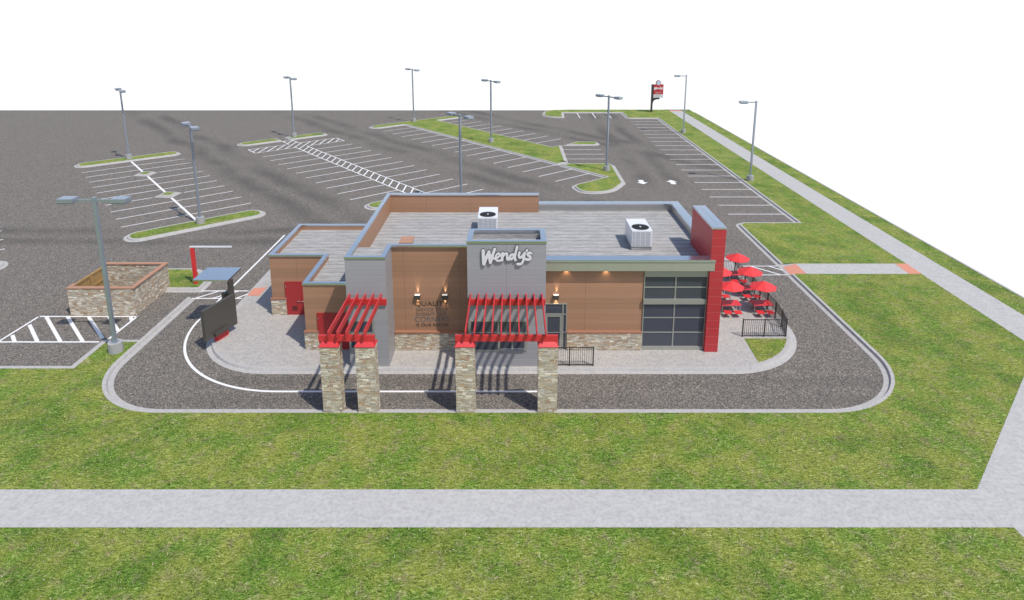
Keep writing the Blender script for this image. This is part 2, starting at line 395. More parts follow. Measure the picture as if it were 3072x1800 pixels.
def offs(pts, d, closed=True):
    """offset to the left of travel by d"""
    n = len(pts); out = []
    for i in range(n):
        P = Vector(pts[i])
        A = Vector(pts[i - 1]) if (closed or i > 0) else None
        B = Vector(pts[(i + 1) % n]) if (closed or i < n - 1) else None
        d1 = (P - A).normalized() if A is not None else None; d2 = (B - P).normalized() if B is not None else None
        if d1 is None: d1 = d2
        if d2 is None: d2 = d1
        n1 = Vector((-d1.y, d1.x)); n2 = Vector((-d2.y, d2.x)); m = (n1 + n2); m = m.normalized() if m.length > 1e-6 else n1
        k = d / max(.3, m.dot(n1)); out.append((P.x + m.x * k, P.y + m.y * k))
    return out
PROF = [(0., -.02), (0., .005), (.25, .016), (.30, .135), (.315, .152), (.48, .152), (.48, -.02)]
def kerb(mb, pts, closed=True, sign=1, prof=PROF):
    rows = [offs(pts, sign * d, closed) for d, z in prof]; n = len(pts); o = len(mb.v)
    for (d, z), r in zip(prof, rows): mb.v += [(x, y, z) for x, y in r]
    for j in range(len(prof) - 1):
        for i in range(n if closed else n - 1):
            a = o + j * n + i; b = o + j * n + (i + 1) % n
            mb.f.append([a, b, b + n, a + n]); mb.mi.append(0)
    if not closed:
        for i in (0, n - 1): mb.f.append([o + j * n + i for j in range(len(prof))]); mb.mi.append(0)
    return rows

def sheet(pts, z, mb=None):
    mb = mb or MB(); n = len(pts); mb.add([(x, y, z) for x, y in pts], [tuple(range(n))]); return mb

# ------------------------------------------------------------------ ground
struct('asphalt_road', MB().box(-150, 33.06, -60, 117.5, -.3, 0), M['asphalt'])

kb = MB(); lawn = MB()
# lawn side boundary, asphalt edge travelled so the lawn is on the right (sign -1)
lot = [(-150, 30.38), (-23.16, 30.38), (-23.16, 33.10), (-20.94, 33.10)]
kerb(kb, lot, False, -1)
lane = fillet([(-20.46, 38.3, 0), (-20.46, 26.66, 4.1), (19.33, 26.66, 4.6), (19.33, 42.0, 0)], False, 22)
kerb(kb, lane, False, -1)
side = fillet([(19.33, 43.87, 0), (19.33, 53.46, 1.1), (24.75, 53.46, 0), (24.75, 107.8, 0), (19.55, 107.8, 1.0), (19.55, 113.96, 0), (9.35, 113.96, 0), (9.05, 108.7, .4), (5.0, 108.9, 3.2), (5.9, 117.2, 3.0), (8.6, 117.45, 0)], False, 10)
kerb(kb, side, False, -1)
L1 = offs(lot, -.46, False); L2 = offs(lane, -.46, False); L3 = offs(side, -.46, False)
L2 = [p for p in L2 if p[1] < 32.5 or p[0] > 0]
poly = L1[:3] + [(-20.9, L1[2][1])] + L2 + [(20.72, 42.0), (20.72, 43.87)] + L3 + [(10.2, 117.42), (32.87, 117.42), (32.87, -60), (-150, -60)]
sheet(poly, .146, lawn)

# building island
isl = fillet([(-17.45, 46, 1.2), (-17.42, 29.61, 4.75), (16.35, 29.61, 5.0), (16.35, 46, 1.2)], True, 18)
kerb(kb, isl, True, 1)
slab = MB(); inner = offs(isl, .46)
k0 = min(range(len(inner)), key=lambda i: (abs(inner[i][0] + 16.99) + abs(inner[i][1] - 34.2)))
sheet(inner, .147, slab)
struct('patio_slab', slab, M['slab'])
# wedge of grass at the patio corner
wedge = [(13.11, 32.97), (15.50, 32.97), (15.42, 32.6), (15.21, 32.2), (14.95, 31.85), (14.70, 31.53), (14.42, 31.25), (14.15, 31.03), (13.87, 30.82), (13.59, 30.66), (13.08, 30.47), (12.2, 30.12)]
wedge = [(13.11, 32.97), (15.52, 32.97)] + [p for p in offs(isl, .56) if p[1] < 32.95 and p[0] > 12.95] + [(12.98, 30.52)]
def clean(w):
    a = w[:2]; rest = sorted(w[2:-1], key=lambda p: -p[1]); return a + rest + [w[-1]]
tag(sheet(clean(wedge), .158).build('lawn_patch', M['grass'], tri=True), kind='structure')

# islands of the car park
ks = []
def island(path, z=.146, off=.46, hide=None):
    kerb(kb, path, True, 1); sheet(offs(path, off), z, lawn)
def uvbox(u0, u1, v0, v1, rs):
    return fillet([(*UV(u0, v0), rs[0]), (*UV(u1, v0), rs[1]), (*UV(u1, v1), rs[2]), (*UV(u0, v1), rs[3])], True, 10)
r = 1.25
island(uvbox(7.6, 19.15, 88.65, 91.5, (r, r, r, r)))
island(uvbox(7.45, 18.8, 56.6, 59.35, (r, r, r, r)))
for cv in (80.75, 69.85): island([UV(13.32 + a * 1.32, cv + b * 1.36) for a, b in ((0, -1), (1, 0), (0, 1), (-1, 0))], off=.46)
island(uvbox(26.42, 32.3, 88.85, 91.55, (r, 0, 0, r)))
island(uvbox(33.4, 39.35, 88.9, 91.6, (0, r, r, 0)))
island(uvbox(26.45, 32.0, 51.6, 54.2, (r, 0, 0, r)))
island(uvbox(33.4, 39.3, 46.6, 49.2, (0, r, r, 0)))
island(uvbox(-11.4, .0, 56.4, 59.1, (r, r, r, r)))
# long planted strip
def XU(u, v, r=0.): return (*UV(u, v), r)
D = fillet([XU(46.62, 88.93, 1.25), XU(52.0, 88.93), XU(52.0, 53.5), XU(53.55, 53.5, .0), (6.85, 75.2, 0), (6.85, 86.15, 0), XU(58.8, 61.6), XU(58.8, 88.95), XU(64.0, 88.95, 1.2), XU(64.0, 91.7, 1.2), XU(46.62, 91.7, 1.25)], True, 10)
island(D)
island(fillet([(6.92, 85.82, 0), (12.15, 85.82, 1.0), (12.15, 88.42, 1.0), (9.0, 88.42, 0)], True, 10))
E_ = fillet([XU(51.98, 53.2), XU(51.98, 46.15), XU(46.6, 46.15, 1.6), (7.0, 62.4, 1.6), (10.2, 62.3, 3.2), (12.22, 66.2, .8), (12.3, 74.3, .9), (11.8, 75.38, .6), (6.85, 75.38, 0)], True, 10)
island(E_)
small = fillet([(-25.4, 39.3, 0), (-20.5, 39.3, 0), (-20.55, 41.0, 1.6), (-22.4, 43.3, 1.6), (-25.4, 43.3, 0)], True, 8)
island(small)
struct('kerb', kb, M['kerb'])
lo = struct('lawn', lawn, M['grass'])

# blades of grass and cut straw standing on the near lawns (nobody could count them)
def inside(poly, x, y):
    c = np.zeros(x.shape, bool); n = len(poly)
    for i in range(n):
        (x0, y0), (x1, y1) = poly[i], poly[(i + 1) % n]
        if y0 == y1: continue
        c ^= ((y0 > y) != (y1 > y)) & (x < (x1 - x0) * (y - y0) / (y1 - y0) + x0)
    return c
WALK = [(-150, 19.5), (18.0, 19.5), (18.0, -60), (28.3, -60), (31.1, -60), (31.05, 115.55), (28.85, 115.55), (28.8, 43.86), (20.70, 43.86), (20.70, 42.0), (28.76, 42.0), (28.7, 31.9), (18.0, 21.36), (-150, 21.36)]
def blades(name, n, l0, l1, w0, w1, lean, mat, rng, seed=1):
    rs = np.random.RandomState(seed); X = rs.uniform(*rng[0], n); Y = rng[1][0] + (rng[1][1] - rng[1][0]) * rs.rand(n) ** 1.3
    k = inside(poly, X, Y) & ~inside(WALK, X, Y) & (X < 32.7); X, Y = X[k], Y[k]; n = len(X)
    # clump: keep by a cheap wave field so the cover is uneven
    fld = np.sin(X * 2.1 + np.sin(Y * 1.7) * 2) + np.sin(Y * 2.6 + np.sin(X * 1.3) * 2.2) + rs.normal(0, 1.2, n)
    k = fld > -.9; X, Y = X[k], Y[k]; n = len(X)
    a = rs.uniform(0, 2 * np.pi, n); L = rs.uniform(l0, l1, n); Wd = rs.uniform(w0, w1, n); h = L * rs.uniform(*lean, n)
    dx, dy = np.cos(a), np.sin(a); v = np.zeros((n, 4, 3)); r_ = np.sqrt(np.maximum(L * L - h * h, 1e-5))
    v[:, 0] = np.stack([X - dy * Wd, Y + dx * Wd, np.full(n, .143)], 1); v[:, 1] = np.stack([X + dy * Wd, Y - dx * Wd, np.full(n, .143)], 1)
    v[:, 2] = np.stack([X + dx * r_ + dy * Wd * .4, Y + dy * r_ - dx * Wd * .4, .15 + h], 1); v[:, 3] = np.stack([X + dx * r_ - dy * Wd * .4, Y + dy * r_ + dx * Wd * .4, .15 + h], 1)
    me = bpy.data.meshes.new(name); me.vertices.add(4 * n); me.vertices.foreach_set('co', v.ravel())
    me.loops.add(4 * n); me.loops.foreach_set('vertex_index', np.arange(4 * n, dtype=np.int32)); me.polygons.add(n)
    me.polygons.foreach_set('loop_start', np.arange(0, 4 * n, 4, dtype=np.int32)); me.polygons.foreach_set('loop_total', np.full(n, 4, np.int32))
    at = me.attributes.new('tint', 'FLOAT', 'FACE'); at.data.foreach_set('value', rs.rand(n).astype(np.float32))
    me.update(); me.materials.append(mat); o = bpy.data.objects.new(name, me); col.objects.link(o); return tag(o, kind='stuff')
def mat_blade(name, stops, dry):
    g = NG(name); at = g.n('ShaderNodeAttribute', attribute_name='tint'); c = g.ramp(at.outputs['Fac'], stops); c = g.mix(1., c, (.94, .93, .97), 'MULTIPLY')
    mid = g.noise(g.pos(), .55, 5., .62); c = g.mix(g.ma('MULTIPLY', g.sm(mid, .42, .70), .7), c, dry)
    return g.fin(c, .7, spec=.25)
mb1 = mat_blade('grass_blade', [(0., (.045, .105, .010)), (.4, (.13, .225, .026)), (.75, (.25, .345, .060)), (1., (.46, .50, .17))], (.31, .31, .07))
mb2 = mat_blade('straw', [(0., (.32, .25, .14)), (.5, (.50, .42, .28)), (1., (.68, .62, .48))], (.45, .37, .20))
blades('grass', 260000, .05, .13, .005, .010, (.12, .5), mb1, ((-24, 33), (9, 45)))
blades('straw', 14000, .05, .16, .006, .014, (.02, .14), mb2, ((-24, 33), (9, 45)), 5)

# footpaths
walks = MB()
sheet([(-150, 19.5), (18.0, 19.5), (18.0, -60), (28.3, -60), (31.1, -60), (31.05, 115.55), (28.85, 115.55), (28.8, 43.86), (20.70, 43.86), (20.70, 42.0), (28.76, 42.0), (28.7, 31.9), (18.0, 21.36), (-150, 21.36)], .152, walks)
struct('sidewalk', walks, M['walk'])
ramp = MB()
ramp.add([(19.36, 42.04, .008), (20.72, 42.04, .153), (20.72, 43.84, .153), (19.36, 43.84, .008)], [(0, 1, 2, 3)])
ramp.add([(19.30, 43.84, .0), (20.72, 43.84, .150), (20.72, 44.0, .150), (19.8, 44.0, .150)], [(0, 1, 2, 3)])
struct('ramp', ramp, M['walk'])
tp = MB()
tp.add([(19.62, 42.10, .045), (20.70, 42.06, .160), (20.70, 43.80, .160), (19.62, 43.45, .045)], [(0, 1, 2, 3)])
tp.add([(27.9, 42.0, .157), (28.78, 42.0, .157), (28.82, 43.86, .157), (27.95, 43.86, .157)], [(0, 1, 2, 3)])
tp.add([(28.9, 115.56, .157), (31.0, 115.56, .157), (31.0, 116.6, .157), (28.9, 116.6, .157)], [(0, 1, 2, 3)])
tp.add([(-17.2, 38.50, .158), (-16.40, 38.50, .158), (-16.38, 39.82, .158), (-17.2, 39.6, .158)], [(0, 1, 2, 3)])
tp.add([(13.3, 42.6, .158), (15.3, 42.6, .158), (15.3, 43.5, .158), (13.3, 43.5, .158)], [(0, 1, 2, 3)])
struct('tactile_paving', tp, M['orange'])
se = MB().box(32.90, 33.08, -60, 114.0, -.28, .158); struct('street_kerb', se, M['kerb'])
se = MB(); sheet([(28.4, 116.6), (32.9, 116.6), (32.9, 117.45), (28.4, 117.45)], .156, se); struct('street_edge', se, M['tarmac_patch'])

# ------------------------------------------------------------------ road markings
ln = MB(); ZL = .005
def seg(p, q, w=.12, z=ZL):
    p, q = Vector(p), Vector(q); d = (q - p).normalized(); n = Vector((-d.y, d.x)) * w / 2
    ln.add([(*(p + n), z), (*(p - n), z), (*(q - n), z), (*(q + n), z)], [(0, 1, 2, 3)])
def plineseg(pts, w, z=ZL):
    a = offs(pts, w / 2, False); b = offs(pts, -w / 2, False); n = len(pts)
    ln.add([(*p, z) for p in a] + [(*p, z) for p in b], [(i, n + i, n + i + 1, i + 1) for i in range(n - 1)])
W_ = .13
for k in range(10):
    v = 86.15 - 2.722 * k
    if k in (2,): segs = ((7.9, 11.9), (14.75, 18.75))
    elif k == 6: segs = ((7.9, 11.9), (14.75, 18.72))
    else: segs = ((7.88, 13.2), (13.44, 18.75))
    for a, b in segs: seg(UV(a, v), UV(b, v), W_)
for a, b in ((59.3, 68.45), (71.25, 79.35), (82.15, 88.7)): seg(UV(13.32, a), UV(13.32, b), .22, ZL + .002)
for k in range(10): v = 86.15 - 2.722 * k; seg(UV(-5.5, v), UV(-.05, v), W_)
for k in range(12):
    v = 80.96 - 2.717 * k
    seg(UV(26.6, v), UV(31.95, v), W_) if v > 55 else None
    seg(UV(33.62, v), UV(38.95, v), W_)
for k in range(15): v = 86.47 - 2.715 * k; seg(UV(46.82, v), UV(52.2, v), W_, .02)
for k in range(9): v = 86.65 - 2.715 * k; seg(UV(58.75 if k else 58.75, v), UV(63.68, v), W_, .02)
for y in (83.33, 80.6, 77.88): seg((6.55, y), (11.93, y), W_, .02)
for k in range(19): y = 105.05 - 2.7345 * k; seg((19.72, y), (24.95, y), W_, .02)
for x in (11.72, 14.43, 17.12): seg((x, 108.67), (x, 114.1), W_ * 1.2, .02)
# ladder crosswalk: world-X stripes clipped to the rotated outline
R1 = (26.6, 39.1, 83.75, 86.42); R2 = (32.05, 33.58, 47.0, 89.15)
def inR(u, v, r): return r[0] <= u <= r[1] and r[2] <= v <= r[3]
for k in range(-1, 60):
    X = -34.09 + .9144 * (k - 12); run = None; y = 45.
    while y < 110:
        u, v = X * C4 + y * S4, -X * S4 + y * C4
        ok = inR(u, v, R1) or inR(u, v, R2)
        if ok and run is None: run = y
        if not ok and run is not None:
            if y - run > .3: seg((X, run), (X, y), .15)
            run = None
        y += .03
E2 = [((26.6, 83.75), (26.6, 86.42)), ((26.6, 86.42), (32.12, 86.42)), ((32.12, 86.42), (32.12, 89.15)), ((32.3, 88.95), (33.58, 88.95)), ((33.58, 89.0), (33.58, 86.42)), ((33.58, 86.42), (39.1, 86.42)), ((39.1, 86.42), (39.1, 83.75)),
      ((39.1, 83.75), (33.58, 83.75)), ((33.58, 83.75), (33.58, 47)), ((32.02, 47), (32.02, 83.75)), ((32.02, 83.75), (26.6, 83.75))]
for a, b in E2: seg(UV(*a), UV(*b), .13, ZL + .002)
# hatched box by the bin store
for a, b in (((-28.95, 32.86), (-28.85, 35.96)), ((-28.9, 35.92), (-22.8, 35.92)), ((-22.86, 35.95), (-22.92, 33.2)), ((-29.0, 32.86), (-23.25, 32.86))): seg(a, b, .13)
for xb, yb, xt, yt in ((-28.04, 32.9, -28.72, 33.62), (-26.76, 32.9, -28.66, 34.87), (-25.46, 32.9, -28.36, 35.86), (-24.2, 32.9, -27.06, 35.86), (-23.3, 33.25, -25.78, 35.86), (-22.95, 34.15, -24.55, 35.86), (-22.9, 35.4, -23.2, 35.84)):
    seg((xb, yb), (xt, yt), .19, ZL + .002)
# lane line
plineseg(fillet([(-18.86, 50.3, 0), (-18.88, 28.08, 7.4), (1.4, 28.08, 0)], False, 30), .14, ZL)
for y in (39.52, 38.4): seg((-20.75, y), (-17.5, y), .13, .012)
for a, b in (((-20.5, 38.43), (-19.45, 39.5)), ((-19.4, 38.43), (-18.15, 39.5)), ((-17.85, 38.43), (-17.35, 39.1))): seg(a, b, .13, .014)
for y in (43.74, 42.15): seg((16.6, y), (19.6, y), .10, .012)
for a, b in (((17.42, 43.7), (18.91, 42.2)), ((18.73, 43.7), (19.62, 42.75))): seg(a, b, .13, .014)
ln.add([(x, y, ZL) for x, y in ((13.83, 67.84), (14.36, 67.84), (14.34, 66.85), (14.71, 66.85), (14.1, 66.13), (13.48, 66.85), (13.81, 66.85))], [(0, 1, 2, 3, 4, 5, 6)])
ln.add([(x, y, ZL) for x, y in ((17.10, 66.12), (17.64, 66.12), (17.64, 67.08), (17.97, 67.08), (17.38, 67.84), (16.74, 67.08), (17.10, 67.08))], [(0, 1, 2, 3, 4, 5, 6)])
struct('road_markings', ln, M['line'])

# ------------------------------------------------------------------ restaurant
B = thing('restaurant_building', (0, 36, .15), 'low restaurant of brown boards, grey towers, stone base and a red end wall', 'building')
def part(name, mb, mat, parent=B, **k): return mb.build(name, mat, parent, **k)
b = MB().box(-8.38, 11.2, 31.85, 41.55, .1, 4.93, 0, 1)
part('wall', b, [M['wood'], M['roof']])
b = MB().box(-11.2, -8.385, 31.85, 41.5, .1, 3.65, 0, 1).box(-14.5, -11.205, 35.9, 41.5, .1, 3.65, 0, 1)
b.box(-11.2, -8.4, 31.852, 32.05, 3.65, 3.94).box(-11.2, -11.0, 32.05, 35.9, 3.65, 3.94).box(-14.5, -11.0, 35.902, 36.1, 3.652, 3.94).box(-14.5, -14.3, 36.1, 41.3, 3.65, 3.94).box(-14.5, -8.4, 41.3, 41.5, 3.65, 3.94)
an = part('annex_wall', b, [M['wood'], M['roof']])
b = MB().box(-8.38, -8.17, 31.96, 41.2, 4.93, 6.1).box(-8.38, 1.79, 41.2, 41.55, 4.932, 6.1).box(-6.37, -2.25, 31.852, 32.05, 4.934, 6.1)
part('parapet', b, M['wood'])
g_ = MB().box(-8.4, -6.37, 30.1, 31.97, .1, 5.98, 0, 1).box(-8.4, -6.37, 30.102, 30.3, 5.98, 6.1).box(-8.4, -8.2, 30.3, 31.97, 5.98, 6.1, 1).box(-6.57, -6.37, 30.3, 31.97, 5.98, 6.1, 1)
part('grey_corner_tower', g_, [M['grey'], M['roof']])
g_ = MB().box(-2.25, 1.71, 30.1, 31.97, .1, 6.55, 0, 1).box(-2.25, 1.71, 30.102, 30.32, 6.55, 6.93).box(-2.25, -2.03, 30.32, 31.75, 6.55, 6.93, 1).box(1.49, 1.71, 30.32, 31.75, 6.55, 6.93, 1).box(-2.25, 1.71, 31.75, 31.97, 6.55, 6.93, 1)
part('grey_sign_tower', g_, [M['grey'], M['roof']])
# metal lined parapet of the dining end
b = MB().box(1.8, 11.28, 41.53, 41.9, 4.932, 5.39).box(10.78, 11.28, 35.36, 41.53, 4.934, 5.39)
part('parapet', b, M['liner'])

def ring(path, w, z0, z1, closed=True, bev=.012):
    mb = MB(); a = offs(path, 0, closed); c = offs(path, w, closed); n = len(path)
    mb.v = [(x, y, z0) for x, y in a] + [(x, y, z0) for x, y in c] + [(x, y, z1) for x, y in c] + [(x, y, z1) for x, y in a]
    for j in range(4):
        for i in range(n if closed else n - 1):
            p, q = j * n + i, j * n + (i + 1) % n; jj = ((j + 1) % 4) * n
            mb.f.append([p, q, jj + (i + 1) % n, jj + i]); mb.mi.append(0)
    if not closed:
        for i in (0, n - 1): mb.f.append([i, n + i, 2 * n + i, 3 * n + i]); mb.mi.append(0)
    return mb
def coping(path, w, z0, z1, closed=True, name='coping', parent=B):
    mb = ring(path, w, z0, z1, closed)
    mb2 = ring(offs(path, -.012, closed), w + .024, z0 - .03, z0 + .008, closed)   # drip edge
    o = len(mb.v); mb.v += mb2.v; mb.f += [[i + o for i in f] for f in mb2.f]; mb.mi += mb2.mi
    return mb.build(name, M['metal'], parent, bevel=.008)
coping([(1.81, 41.59), (-8.41, 41.59), (-8.41, 30.08), (-6.35, 30.08), (-6.35, 31.74), (-2.26, 31.74)], .25, 6.11, 6.19, False)
coping([(1.73, 30.08), (1.73, 31.99), (-2.27, 31.99), (-2.27, 30.08)], .27, 6.94, 7.03)
coping([(-8.42, 31.80), (-11.22, 31.80), (-11.22, 35.84), (-14.52, 35.84), (-14.52, 41.52), (-8.42, 41.52)][::-1], .24, 3.94, 4.02, False)
coping([(1.82, 42.0), (11.36, 42.0), (11.36, 35.35)][::-1], .58, 5.40, 5.47, False)
# widened coping on the high rear parapet
MB().box(-8.1, 1.81, 41.14, 41.338, 6.112, 6.188).build('coping', M['metal'], B, bevel=.008)
# canopy over the front
cn = MB().box(1.715, 10.66, 31.50, 32.08, 4.84, 5.37)
cano = part('canopy', cn, M['fascia'], bevel=.006)
ct = MB().box(1.72, 10.68, 31.47, 32.1, 5.40, 5.47).box(1.72, 10.70, 31.455, 32.1, 5.362, 5.408)
ct.build('coping', M['metal'], cano, bevel=.006)
for x in (3.98, 6.22, 8.42): MB().box(x - .005, x + .005, 31.494, 31.501, 4.85, 5.35).build('panel_joint', M['frame'], cano)

# red end wall
bl = MB().box(10.43, 11.14, 31.53, 35.34, .12, 7.17); blade = part('red_end_wall', bl, M['redp'])
coping([(10.42, 35.35), (10.42, 31.52), (11.15, 31.52), (11.15, 35.35)], .36, 7.18, 7.25, parent=blade)

# stone bases and trims
for (x0, x1, y0, y1) in ((-6.36, -2.26, 31.70, 31.849), (2.98, 7.04, 31.70, 31.849), (-11.27, -10.5, 31.77, 31.849), (-14.57, -13.66, 35.82, 35.899)):
    part('stone_base', MB().box(x0, x1, y0, y1, .12, 1.14), M['stone'])
    part('stone_ledge', MB().box(x0 - (.03 if x0 < -10 else 0), x1, y0 - .03, y1, 1.15, 1.25), M['ledge'], bevel=.01)
for (x0, x1, y0, y1) in ((-11.27, -11.201, 31.85, 35.81), (-14.57, -14.501, 35.9, 41.5)):
    part('stone_base', MB().box(x0, x1, y0, y1, .12, 1.14), M['stone'])
    part('stone_ledge', MB().box(x0 - .03, x1, y0, y1, 1.15, 1.25), M['ledge'], bevel=.01)

# curtain wall
f = MB().box(7.05, 10.43, 31.74, 31.849, .12, .31)
f.box(7.05, 10.43, 31.72, 31.849, 4.42, 4.838).box(7.045, 7.10, 31.79, 31.849, .31, 4.42).box(10.385, 10.43, 31.79, 31.849, .31, 4.42).box(8.705, 8.775, 31.785, 31.849, .31, 4.42)
for z0, z1 in ((3.76, 3.83), (2.0, 2.06), (1.14, 1.20), (.31, .355)):
    f.box(7.10, 8.705, 31.79, 31.849, z0, z1).box(8.775, 10.385, 31.79, 31.849, z0, z1)
cw = part('curtain_wall', f, M['frame'], bevel=.004)
part('transom_beam', MB().box(7.03, 10.425, 31.68, 31.78, 2.86, 3.16), M['frame'], cw, bevel=.006)
for x0, x1 in ((7.10, 8.705), (8.775, 10.385)):
    for z0, z1 in ((.355, 1.14), (1.20, 2.0), (2.06, 2.88), (3.15, 3.76), (3.83, 4.42)):
        part('pane', MB().box(x0, x1, 31.815, 31.848, z0, z1), M['glass'], cw)

# entrance
f = MB().box(1.715, 1.79, 31.79, 31.849, .12, 2.85).box(2.71, 2.78, 31.79, 31.849, .12, 2.85).box(2.91, 2.97, 31.79, 31.849, .12, 2.85).box(1.79, 2.71, 31.79, 31.849, 2.80, 2.85).box(2.78, 2.91, 31.79, 31.849, 2.80, 2.85)
f.box(1.79, 2.71, 31.79, 31.849, 2.20, 2.27).box(2.78, 2.91, 31.79, 31.849, 2.20, 2.25).box(2.78, 2.91, 31.79, 31.849, 1.14, 1.18)
en = part('entrance_frame', f, M['frame'], bevel=.004)
for x0, x1, z0, z1 in ((1.79, 2.71, 2.27, 2.80), (2.78, 2.91, 2.25, 2.80), (2.78, 2.91, 1.18, 2.20), (2.78, 2.91, .13, 1.14)): part('pane', MB().box(x0, x1, 31.82, 31.848, z0, z1), M['glass'], en)
dr = MB().box(1.80, 1.92, 31.795, 31.848, .16, 2.19).box(2.585, 2.70, 31.795, 31.848, .16, 2.19).box(1.92, 2.585, 31.795, 31.848, 2.07, 2.19).box(1.92, 2.585, 31.795, 31.848, .16, .34).box(1.92, 2.585, 31.79, 31.848, 1.14, 1.17)
part('door', dr, M['frame'], en, bevel=.004)
part('door_glass', MB().box(1.92, 2.585, 31.82, 31.847, .34, 1.14).box(1.92, 2.585, 31.82, 31.847, 1.17, 2.07), M['glass'], en)
part('door_handle', MB().bar((2.63, 31.74, .95), (2.63, 31.74, 1.3), .03).bar((2.63, 31.79, 1.0), (2.63, 31.73, 1.0), .022).bar((2.63, 31.79, 1.27), (2.63, 31.73, 1.27), .022), M['chrome'], en)

# drive through windows
def dwin(x0, x1, lites, name, sill):
    t = part('drive_through_window', MB().box(x0, x1, 30.055, 30.099, 1.05, 2.77), M['frame'], bevel=.006)
    for a, c_, z0, z1 in lites: part('pane', MB().box(a, c_, 30.045, 30.054, z0, z1), M['glass'], t)
    part('sill', MB().box(*sill, 29.99, 30.054, 1.11, 1.185), M['chrome'], t, bevel=.006)
dwin(-2.24, .78, ((-2.09, -.73, 2.12, 2.70), (-.67, .70, 2.13, 2.70), (-2.09, -.73, 1.13, 2.07), (-.61, -.02, 1.21, 1.95), (.05, .64, 1.21, 1.95)), 'a', (-.66, .68))
dwin(-8.36, -7.06, ((-8.27, -7.16, 2.13, 2.70), (-8.27, -7.76, 1.21, 1.96), (-7.69, -7.16, 1.21, 1.96)), 'b', (-8.3, -7.1))

# service doors
def sdoor(x0, x1, y, split, vent, handles):
    d = MB()
    if split: d.box(x0 + .02, split - .004, y - .045, y - .001, .15, 2.25).box(split + .004, x1 - .02, y - .045, y - .001, .15, 2.25)
    else: d.box(x0, x1, y - .045, y - .001, .15, 2.25)
    t = part('service_door', d, M['reddoor'])
    part('door_frame', MB().box(x0 - .04, x0 + .018, y - .055, y - .001, .12, 2.30).box(x1 - .018, x1 + .04, y - .055, y - .001, .12, 2.30).box(x0 + .018, x1 - .018, y - .055, y - .001, 2.252, 2.30), M['reddoor'], t)
    for hx, s_ in handles: part('handle', MB().bar((hx, y - .10, 1.07), (hx - s_ * .13, y - .10, 1.05), .032).bar((hx, y - .04, 1.07), (hx, y - .11, 1.07), .045), M['chrome'], t)
    if vent: part('louvre', MB().box(*vent, y - .055, y - .046, .42, .72), M['louvre'], t)
    for z in (.45, 1.25, 2.0): part('hinge', MB().box(x0 + .004, x0 + .03, y - .062, y - .056, z - .05, z + .05), M['chrome'], t)
sdoor(-13.65, -11.82, 35.9, -12.73, (-13.33, -13.02), ((-12.85, 1), (-12.6, 1)))
sdoor(-10.5, -8.90, 31.85, -9.66, None, ((-9.75, 1),))

# wall lights (lit) with their warm glow, and soffit downlights
def spot(loc, rot, energy, size, blend, parent, color=(1., .74, .46), rad=.02):
    l = bpy.data.lights.new('lamp_glow', 'SPOT'); l.energy = energy; l.spot_size = size; l.spot_blend = blend; l.color = color; l.shadow_soft_size = rad
    o = bpy.data.objects.new('lamp_glow', l); col.objects.link(o); o.location = loc; o.rotation_euler = rot
    o.parent = parent; o.matrix_parent_inverse = parent.matrix_basis.inverted() if parent.type == 'EMPTY' else parent.matrix_world.inverted()
for x in (-5.07, -3.60, 2.36):
    w = part('wall_light', MB().box(x - .15, x + .15, 31.69, 31.848, 3.14, 3.36), M['dark'], bevel=.008)
    part('lens', MB().box(x - .135, x + .135, 31.70, 31.83, 3.362, 3.385), M['lampface'], w)
    part('lens', MB().box(x - .06, x + .06, 31.74, 31.82, 3.125, 3.138), M['lampface'], w)
    spot((x + .03, 31.80, 3.41), (math.pi - R(3), 0, 0), 30., R(40), .9, w); spot((x + .0, 31.79, 3.10), (R(3), 0, 0), 16., R(70), .9, w)
for x in (2.9, 5.0, 7.35, 9.2):
    w = part('downlight', MB().cyl(x, 31.72, 4.825, 4.839, .06), M['lampface'], cano)
    spot((x, 31.74, 4.815), (R(6), 0, 0), 12., R(115), 1., w)

# slogan
def text_raw(s):
    c = bpy.data.curves.new('lettering', 'FONT'); c.body = s; c.size = 1; c.extrude = .02; c.offset = -.008
    o = bpy.data.objects.new('lettering_source', c); col.objects.link(o)
    bpy.context.view_layer.update(); dg = bpy.context.evaluated_depsgraph_get()
    me = bpy.data.meshes.new_from_object(o.evaluated_get(dg)); bpy.data.objects.remove(o)
    vs = np.array([v.co[:] for v in me.vertices]); return me, vs.min(0), vs.max(0)
def text_mesh(s, x0, x1, z0, z1, y, mat, name, parent, depth=.012):
    me, a, c_ = text_raw(s)
    if ' ' in s:                                   # every word a piece of its own on the line
        k = (x1 - x0) / (c_[0] - a[0]); pos = 0
        for wd in s.split():
            i = s.index(wd, pos); pos = i + len(wd)
            _, pa, pc = text_raw(s[:pos]); _, wa, wc = text_raw(wd); e = x0 + (pc[0] - a[0]) * k
            text_mesh(wd, e - (wc[0] - wa[0]) * k, e, z0, z1, y, mat, name, parent, depth)
        return
    for v in me.vertices:
        px, py, pz = v.co; v.co = (x0 + (px - a[0]) / (c_[0] - a[0]) * (x1 - x0), y - (pz - a[2]) / (c_[2] - a[2]) * depth, z0 + (py - a[1]) / (c_[1] - a[1]) * (z1 - z0))
    me.materials.clear(); me.materials.append(mat); me.name = name
    ob = bpy.data.objects.new(name, me); col.objects.link(ob)
    ob.parent = parent; ob.matrix_parent_inverse = parent.matrix_basis.inverted(); return ob
for s, x0, x1, z0, z1, m in (('QUALITY', -5.23, -3.44, 2.65, 2.97, 'ink'), ('SERVICE THAT', -5.17, -3.48, 2.39, 2.57, 'ink2'), ("DOESN'T  CUT", -5.18, -3.53, 2.14, 2.32, 'ink2'), ('CORNERS', -5.25, -3.41, 1.77, 2.07, 'ink3'), ('IS OUR RECIPE', -5.20, -3.45, 1.50, 1.67, 'ink')):
    text_mesh(s, x0, x1, z0, z1, 31.848, M[m], 'slogan_lettering', B)

